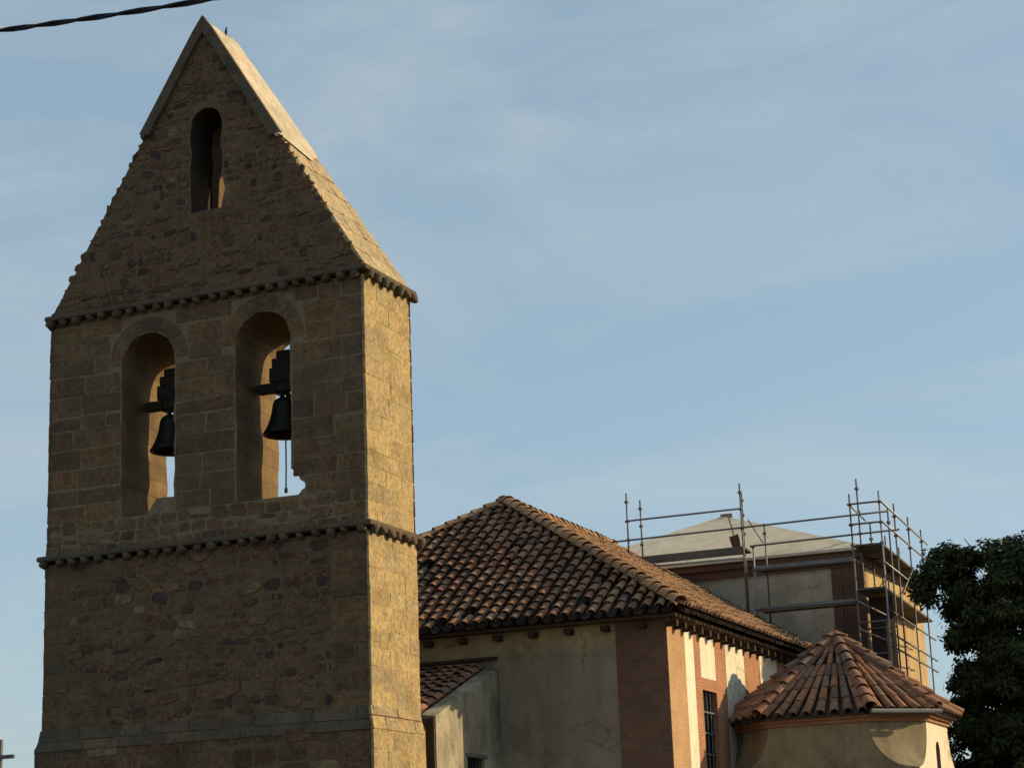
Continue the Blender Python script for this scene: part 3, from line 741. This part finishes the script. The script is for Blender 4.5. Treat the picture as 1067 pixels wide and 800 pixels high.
m.add(vs, [(3,2,1,0), (0,1,5,4), (1,2,6,5), (2,3,7,6), (3,0,4,7), (4,5,8), (5,6,8), (6,7,8), (7,4,8)])
cr = m.build('roof', ROOFC, CT)
m = MB(); tile(m, Vector((-16.24, 53.42, 11.50)), Vector((-15.86, 53.22, 11.52)), Vector((.2, -.98, 0)), Vector((0, 0, 1)), .15, .12, .03)
m.build('apex_tile', TILERED, cr, fix=False)
# windows, pilasters on the sunlit side
for y0, y1 in ((50.6, 50.85), (52.6, 52.85)):
    bx('side_pilaster', BRICKTAN, CT, (CX1+.0, y0, 0), (CX1+.04, y1, 9.08))
m = MB(); m.tube([(CX1-.56, CY0-.05, 5.5), (CX1-.56, CY0-.05, 9.0)], .014, 6); m.build('conduit', STEELDK, CT); m = MB(); m.tube([(CX1-.47, CY0-.05, 5.5), (CX1-.47, CY0-.05, 8.1)], .014, 6); m.build('conduit', STEELDK, CT)

# ------------------------------------------------------------ octagonal chapel
QY, QX0, QX1 = 40.25, NX+.01, -8.50
S = QX1-QX0; CH = .95; QY1 = QY+S
QC = ((QX0+QX1)/2, QY+S/2)
CP = thing('octagonal_chapel', 'low ochre chapel with chamfered corners under a pointed octagonal tile roof', 'chapel', (QC[0], QC[1], 0))
def octo(c, z, o=0):
    x0, x1, y0, y1 = QX0-o, QX1+o, QY-o, QY1+o; c = max(c, .004)
    return [(x0+c, y0, z), (x1-c, y0, z), (x1, y0+c, z), (x1, y1-c, z), (x1-c, y1, z), (x0+c, y1, z), (x0, y1-c, z), (x0, y0+c, z)]
zt = 4.70; m = MB(); rings = [octo(CH, zt)]
for i in range(1, 13):
    h = .95*i/12; rings.append(octo(CH-(.95-math.sqrt(max(0, .9025-h*h)))*CH/.95, zt-h))
rings.append(octo(.004, -.3)); rings = rings[::-1]
vs = [p for r_ in rings for p in r_]; n = len(rings)
fs = [(i*8+j, i*8+(j+1) % 8, (i+1)*8+(j+1) % 8, (i+1)*8+j) for i in range(n-1) for j in range(8)]+[tuple(range(8))[::-1], tuple((n-1)*8+j for j in range(8))]
m.add(vs, fs); cw = m.build('wall', PLCHAP, CP)
cut = MB(); lp_ = arch_loop(QY+1.9, .20, 4.15, 4.35, 3.0, 8)
prism(cut, lp_, [], lambda u, v: (QX1+.2, u, v), lambda u, v: (QX1-.3, u, v)); bpy.context.view_layer.update(); carve(cw, cut)
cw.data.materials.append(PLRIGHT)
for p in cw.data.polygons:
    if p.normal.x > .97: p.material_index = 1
m = MB(); lp2 = [(a, b) for a, b in lp_]; prism(m, lp2, [], lambda u, v: (QX1-.26, u, v), lambda u, v: (QX1-.29, u, v)); m.build('window', GLASS, CP)
m = MB(); oc = octo(CH, 0)
def band(z0, z1, o):
    a_, b_ = octo(CH+o*.4, z0, o), octo(CH+o*.4, z1, o); a2, b2_ = octo(CH, z0, -.1), octo(CH, z1, -.1)
    m.add(a_+b_+a2+b2_, [(j, (j+1) % 8, 8+(j+1) % 8, 8+j) for j in range(8)]+[(8+j, 8+(j+1) % 8, 24+(j+1) % 8, 24+j) for j in range(8)]+[(16+j, 16+(j+1) % 8, (j+1) % 8, j) for j in range(8)])
band(zt+.002, zt+.075, .05); band(zt+.077, zt+.15, .12)
m.build('brick_cornice', BRICK, CP)
ro_ = .22; zR = zt+.16; apx = Vector((QC[0], QC[1], 6.60))
ev = [Vector(p) for p in octo(CH+ro_*.55, zR, ro_)]
m = MB(); m.add(ev+[Vector((p.x, p.y, p.z-.03)) for p in ev]+[apx-Vector((0, 0, .05))], [(j, (j+1) % 8, 16) for j in range(8)]+[(8+j, 8+(j+1) % 8, (j+1) % 8, j) for j in range(8)]+[tuple(range(8, 16))])
crf = m.build('roof', DECK, CP)
m = MB(); mc = MB(); q = random.Random(91)
for j in range(8):                                           # tiles fan in towards the point
    a_, b_ = ev[j], ev[(j+1) % 8]; ed = (b_-a_); wd = ed.length; nc = max(3, int(round(wd/.285)))
    nr = ed.cross(apx-a_).normalized()
    if nr.z < 0: nr = -nr
    for i in range(nc):
        p0 = a_+ed*((i+.5)/nc); fr = (i+.5)/nc
        keep = 1.0 if i % 2 == 0 else .62
        d = apx-p0; T = d.length*.97*keep; k = 0; t = -.05; x = d.normalized().cross(nr).normalized(); d.normalize()
        while t < T-.05:
            t2 = min(t+.50, T); s1 = 1-.62*max(0, t)/d.magnitude/ (apx-p0).length; s2 = 1-.62*t2/(apx-p0).length
            jx = x*q.uniform(-.012, .012)
            tile(m, p0+d*t+nr*.085+jx, p0+d*t2+nr*.078-jx, x, nr, .097*s1*q.uniform(.95, 1.06), .088*s2, .010)
            t += .44
    for i in range(nc+1):
        p0 = a_+ed*(i/nc); d = apx-p0; T = d.length*.6; x = d.normalized().cross(nr).normalized(); d.normalize(); t = -.03
        while t < T:
            tile(mc, p0+d*t-nr*.02, p0+d*(t+.42)-nr*.03, x, nr, .11, .09, .01, True, 5); t += .32
m.build('roof_tiles', TILERED, crf, fix=False); mc.build('channel_tiles', TILEDK, crf, fix=False)
for j in range(8):
    m = MB(); tile_line(m, ev[j]+Vector((0, 0, .05)), apx+Vector((0, 0, .03)), (0, 0, 1), .12, .36, .46, 95+j, .075)
    m.build('hip_caps', TILERED, crf, fix=False)
m = MB(); m.ball(apx+Vector((0, 0, .06)), .11, 8, 6, .8); m.build('apex_cap', TILERED, crf, True)
g0, g1 = Vector(octo(CH+.2, zt+.17, .36)[1]), Vector(octo(CH+.2, zt+.17, .36)[2])
m = MB(); m.tube([g0, g1], .05, 8); m.build('gutter', ZINC, CP)

# ------------------------------------------------------------ scaffold
SCF = thing('scaffold', 'tubular steel scaffold with boarded platforms wrapped round the crossing tower corner', 'scaffold', (-11, 47.3, 0))
def tube_part(name, a, b, r_=.0235, mat=STEELDK):
    m = MB(); m.tube([a, b], r_, 8); return m.build(name, mat, SCF, True)
YO, YI = 46.9, 47.75
def roofz(x, y): return EZ+KX*(EX-x)+.12 if x > AX else AZ
def pole(x, y, z0, z1, cps=(), mat=STEELDK):
    m = MB(); m.tube([(x, y, z0), (x, y, z1)], .0215, 8); p = m.build('pole', mat, SCF, True)
    for z in cps:
        c = MB(); c.tube([(x, y, z-.035), (x, y, z-.02), (x, y, z+.02), (x, y, z+.035)], [.035, .055, .055, .035], 8); c.build('coupler', mat, p)
for x, y, z1 in ((-16.68, YO, 11.22), (-16.62, YI, 11.18), (-13.74, YO, 11.14), (-13.95, YI, 11.10)):
    pole(x, y, roofz(x, y), z1, (z1-.22, 10.51, 10.04))
pole(-13.50, YO+.02, roofz(-13.5, YO), 9.56, (9.56, 9.0, 8.05), STEEL); pole(-13.42, YI, roofz(-13.42, YI), 10.25, (10.0, 9.0))
pole(-11.05, YO, 0, 10.58, (10.32, 9.83, 9.35)); pole(-11.05, YI, 0, 11.1, (10.85, 10.28, 9.75))
pole(-10.34, YO, 0, 10.58, (10.32, 9.83, 9.35), STEEL); pole(-10.34, YI, 0, 10.3, (9.95,))
rx = lambda y: -10.34-.055*(y-YO)
for y in (49.0, 51.1, 53.2):
    pole(rx(y), y, 0, 10.62, (10.30, 9.82, 9.3)); pole(rx(y)-.62, y, 0, 10.2, (9.8,))
tube_part('guard_rail', (-16.72, YO-.05, 10.51), (-13.70, YO-.05, 10.51)); tube_part('guard_rail', (-17.6, YO-.05, 10.02), (-10.15, YO-.05, 10.06))
tube_part('guard_rail', (-13.56, YO-.05, 9.565), (-9.9, YO-.05, 9.60))
tube_part('ledger', (-11.10, YO-.055, 10.32), (-10.30, YO-.055, 10.32)); tube_part('ledger', (-11.10, YO-.055, 9.83), (-10.30, YO-.055, 9.83))
for z in (10.32, 9.83, 8.85): tube_part('guard_rail', (rx(YO)+.05, YO-.1, z), (rx(53.9)+.05, 53.9, z), .025, STEEL)
for z in (7.75, 7.2, 6.9): tube_part('guard_rail', (rx(YO)+.05, YO-.1, z), (rx(53.9)+.05, 53.9, z), .024, STEELDK)
for z in (7.45, 6.85): tube_part('ledger', (-11.05, YI+.03, z), (-10.34, YI+.03, z))
tube_part('brace', (-11.02, YO-.04, 8.0), (-10.55, YO+.75, 7.72), .022, STEEL); tube_part('brace', (-11.02, YO-.04, 7.35), (-10.45, YO+.75, 7.05), .022, STEEL)
tube_part('brace', (-11.05, YO+.03, 10.3), (-10.9, YI, 10.05), .02, STEEL)
tube_part('ledger', (-11.05, YO-.03, 7.5), (-10.34, YO-.03, 7.5), .022)
tube_part('brace', (-13.78, YI-.15, 10.35), (-13.45, YI-.1, 9.75), .015)
for a, b in ((49.0, 51.1), (51.1, 53.2)): tube_part('brace', (rx(a)+.05, a, 8.4), (rx(b)+.05, b, 9.3), .02)
for y in (49.0, 51.1, 53.2): tube_part('ledger', (rx(y)-.62, y+.04, 8.27), (rx(y)+.02, y+.04, 8.27), .021); tube_part('ledger', (rx(y)-.62, y+.04, 9.28), (rx(y)+.02, y+.04, 9.28), .021)
tube_part('ledger', (-13.55, YO-.03, 8.02), (-11.0, YO-.03, 8.02), .021); tube_part('ledger', (-13.55, YO-.03, 8.99), (-11.0, YO-.03, 8.99), .021)
def platform(x0, x1, y0, y1, z, skew=0):
    m = MB(); n = 4
    for i in range(n):
        if skew:
            a = x0+(x1-x0)*i/n+.006; b = x0+(x1-x0)*(i+1)/n-.006; k = -.055*(y1-y0); dz = R.uniform(-.004, .004)
            m.add([(a, y0, z-.05+dz), (b, y0, z-.05+dz), (b+k, y1, z-.05+dz), (a+k, y1, z-.05+dz), (a, y0, z+dz), (b, y0, z+dz), (b+k, y1, z+dz), (a+k, y1, z+dz)],
                  [(0,3,2,1),(4,5,6,7),(0,1,5,4),(1,2,6,5),(2,3,7,6),(3,0,4,7)])
        else:
            a = y0+(y1-y0)*i/n+.006; b = y0+(y1-y0)*(i+1)/n-.006; dz = R.uniform(-.004, .004)
            m.box((x0+R.uniform(-.03, .03), a, z-.05+dz), (x1+R.uniform(-.03, .03), b, z+dz))
    m.build('platform', BOARD, SCF)
platform(-16.5, -13.74, YO+.06, YI-.06, 9.58); bx('toe_board', BOARD, SCF, (-16.5, YO+.025, 9.40), (-13.72, YO+.055, 9.60))
tube_part('ledger', (-16.5, YO+.0, 9.33), (-13.7, YO+.0, 9.31), .022, STEEL)
platform(-13.5, -11.1, YO+.06, YI-.06, 9.06); platform(-13.5, -11.1, YO+.06, YI-.06, 8.07)
for z in (9.06, 8.07): bx('toe_board', TOE, SCF, (-13.52, YO+.025, z-.10), (-11.1, YO+.055, z+.02))
platform(-11.05, -10.36, YO+.06, 54.2, 9.36, 1); platform(-11.05, -10.36, YO+.06, 54.2, 8.32, 1)
bx('added_dark_sheet', SHEET, SCF, (-11.0, YI+.12, 5.6), (-10.42, YI+.15, 8.2))  # added sheet; its dark colour stands in for shade at the corner bay
bx('upright_plank', PLANKY, SCF, (-10.44, YO+.1, 5.0), (-10.22, YO+.14, 7.55))

# shovel leaning on the front rail
SV = thing('shovel', 'shovel standing blade down on the upper scaffold platform', 'shovel', (-14.02, 47.0, 9.6))
m = MB(); m.tube([(-13.98, 47.02, 9.86), (-14.1, 46.98, 10.42)], .018, 8); m.build('handle', PLANKY, SV)
m = MB(); a, b, dx = Vector((-13.93, 47.03, 9.60)), Vector((-13.99, 47.01, 9.90)), Vector((.97, 0, .22))
vs = []
for k, p in enumerate((a, a.lerp(b, .5), b)):
    for i in range(5):
        s = (i-2)/2; wv = (.10, .12, .115)[k]; vs.append(p+dx*(s*wv)+Vector((0, -.03*s*s, 0)))
vs2 = [v+Vector((0, .012, 0)) for v in vs]
fs = [(r_*5+i, r_*5+i+1, r_*5+i+6, r_*5+i+5) for r_ in range(2) for i in range(4)]
bd = [0, 1, 2, 3, 4, 9, 14, 13, 12, 11, 10, 5]
m.add(vs+vs2, fs+[tuple(15+i for i in f[::-1]) for f in fs]+[(p, q_, 15+q_, 15+p) for p, q_ in zip(bd, bd[1:]+bd[:1])])
m.build('blade', REDPAINT, SV)

# ------------------------------------------------------------ trees
def tree(label, base, lobes, nleaf, th, seed):
    q = random.Random(seed); T = thing('chestnut_tree', label, 'tree', base, 'dark trees right of the church')
    B = Vector(base); m = MB()
    m.tube([B+Vector((0, 0, -.3)), B+Vector((.05, 0, th*.4)), B+Vector((-.05, .05, th*.75)), B+Vector((0, 0, th))], [.36, .29, .25, .18], 10)
    tr = m.build('trunk', BARK, T, True); m = MB()
    for c, r_ in lobes:
        c = Vector(c); a = B+Vector((0, 0, th*q.uniform(.55, .95)))
        m.tube([a, a.lerp(c, .5)+Vector((q.uniform(-.3, .3), q.uniform(-.3, .3), .3)), c], [.13, .08, .03], 6)
        for _ in range(7):
            d = Vector((q.gauss(0, 1), q.gauss(0, 1), q.gauss(0, 1))).normalized(); m.tube([c, c+d*r_*.55+Vector((0, 0, .05)), c+d*r_*.98], [.03, .02, .008], 5)
    m.build('branches', BARK, tr)
    m = MB(); tot = sum(r_**2 for _, r_ in lobes)
    for c, r_ in lobes:
        c = Vector(c); ncl = int(nleaf*r_*r_/tot/9); cls = []
        for _ in range(max(6, int(26*r_*r_))):
            d = Vector((q.gauss(0, 1), q.gauss(0, 1), q.gauss(0, 1))).normalized()
            cls.append((c+d*r_*q.uniform(.45, 1.06), q.uniform(.2, .36), d))
        for _ in range(ncl):
            cc, cr_, d0 = q.choice(cls)
            d = Vector((q.gauss(0, 1), q.gauss(0, 1), q.gauss(0, 1))).normalized()
            p = cc+Vector((d.x, d.y, d.z*.62))*cr_*(q.random()**.4)*(1.35 if q.random() < .12 else 1)-Vector((0, 0, .10*q.random()))
            d = (d*.6+d0*.6).normalized()
            # one hanging leaf cluster: palmate leaflets round a stalk tip
            ax = (d*.8+Vector((q.uniform(-.5, .5), q.uniform(-.5, .5), q.uniform(-.1, .7)))).normalized()
            u = ax.cross(Vector((0, 0, 1)))
            if u.length < .1: u = Vector((1, 0, 0))
            u.normalize(); v = ax.cross(u)
            for k in range(9):
                an = 2*pi*k/9+q.uniform(-.25, .25); o = u*math.cos(an)+v*math.sin(an)
                pp = p+o*q.uniform(0, .09)+ax*q.uniform(-.07, .07)
                le = q.uniform(.10, .20); w_ = le*q.uniform(.17, .26); dr = (o+Vector((0, 0, -.45))+ax*q.uniform(-.3, .2)).normalized()
                sx = dr.cross(ax).normalized()*w_
                m.add([pp, pp+dr*le*.55+sx, pp+dr*le, pp+dr*le*.55-sx], [(0, 1, 2, 3)])
    m.build('crown', LEAF, T, fix=False)
    return T
lob = [((-9.2, 47.3, 8.4), .82), ((-8.25, 47.2, 8.42), 1.05), ((-7.2, 47.4, 8.3), 1.15), ((-8.75, 47.2, 7.45), .85), ((-7.6, 46.9, 7.0), 1.3), ((-8.35, 47.1, 6.35), .85), ((-7.0, 46.8, 5.8), 1.55),
       ((-8.3, 47.2, 5.0), 1.05), ((-7.6, 46.9, 3.9), 1.5), ((-6.2, 47.0, 4.2), 1.7), ((-6.0, 47.3, 7.0), 1.5), ((-5.6, 47.2, 5.3), 1.6), ((-6.1, 47.6, 8.3), .9), ((-7.75, 47.3, 8.45), .85), ((-9.0, 47.3, 4.3), 1.1), ((-8.6, 47.6, 5.6), .95), ((-8.9, 47.4, 2.9), 1.2)]
lob = [((x+.28, y, z), r_*.97) for (x, y, z), r_ in lob]
tree('broad dark leafy tree beside the scaffold, its crown filling the right edge', (-7.2, 47.5, 0), lob, 118000, 5.0, 101)
tree('dark tree behind the broad one, only its top showing at the right edge', (-5.6, 50.5, 0),
     [((-7.0, 50.3, 8.35), .95), ((-6.1, 50.3, 8.6), 1.2), ((-5.6, 50.5, 6.9), 1.7)], 16000, 6.0, 102)

# ------------------------------------------------------------ cable and cross
m = MB(); n = 420
CY = 9.5
def cz(x): return 6.70+.022*(x+3.0)**2*.5
X0, X1 = -26, 18
for s in (0, pi):
    pts = []; rd = []
    for i in range(n+1):
        x = X0+(X1-X0)*i/n; ph = x*2*pi/.62+s+.7*math.sin(x*1.7)
        pts.append((x, CY+.0085*math.sin(ph), cz(x)+.0085*math.cos(ph))); rd.append(.0105)
    m.tube(pts, rd, 6)
cb = m.build('power_cable', CABLE, None, True); cb['label'] = 'thick twisted black overhead cable crossing the sky at top left'; cb['category'] = 'cable'
CR = thing('grey_cross', 'slender grey cross at the lower left edge beyond the bell tower', 'cross', (-46.95, 62, 0))
m = MB(); m.tube([(-46.95, 62, -.2), (-46.95, 62, 6.4)], [.16, .10], 10); m.build('post', GREYSTONE, CR, True)
m = MB(); m.box((-47.03, 61.94, 6.4), (-46.87, 62.06, 7.85)); m.box((-47.58, 61.95, 7.14), (-47.031, 62.05, 7.28)); m.box((-46.869, 61.95, 7.14), (-46.32, 62.05, 7.28)); m.build('cross_arms', GREYSTONE, CR)
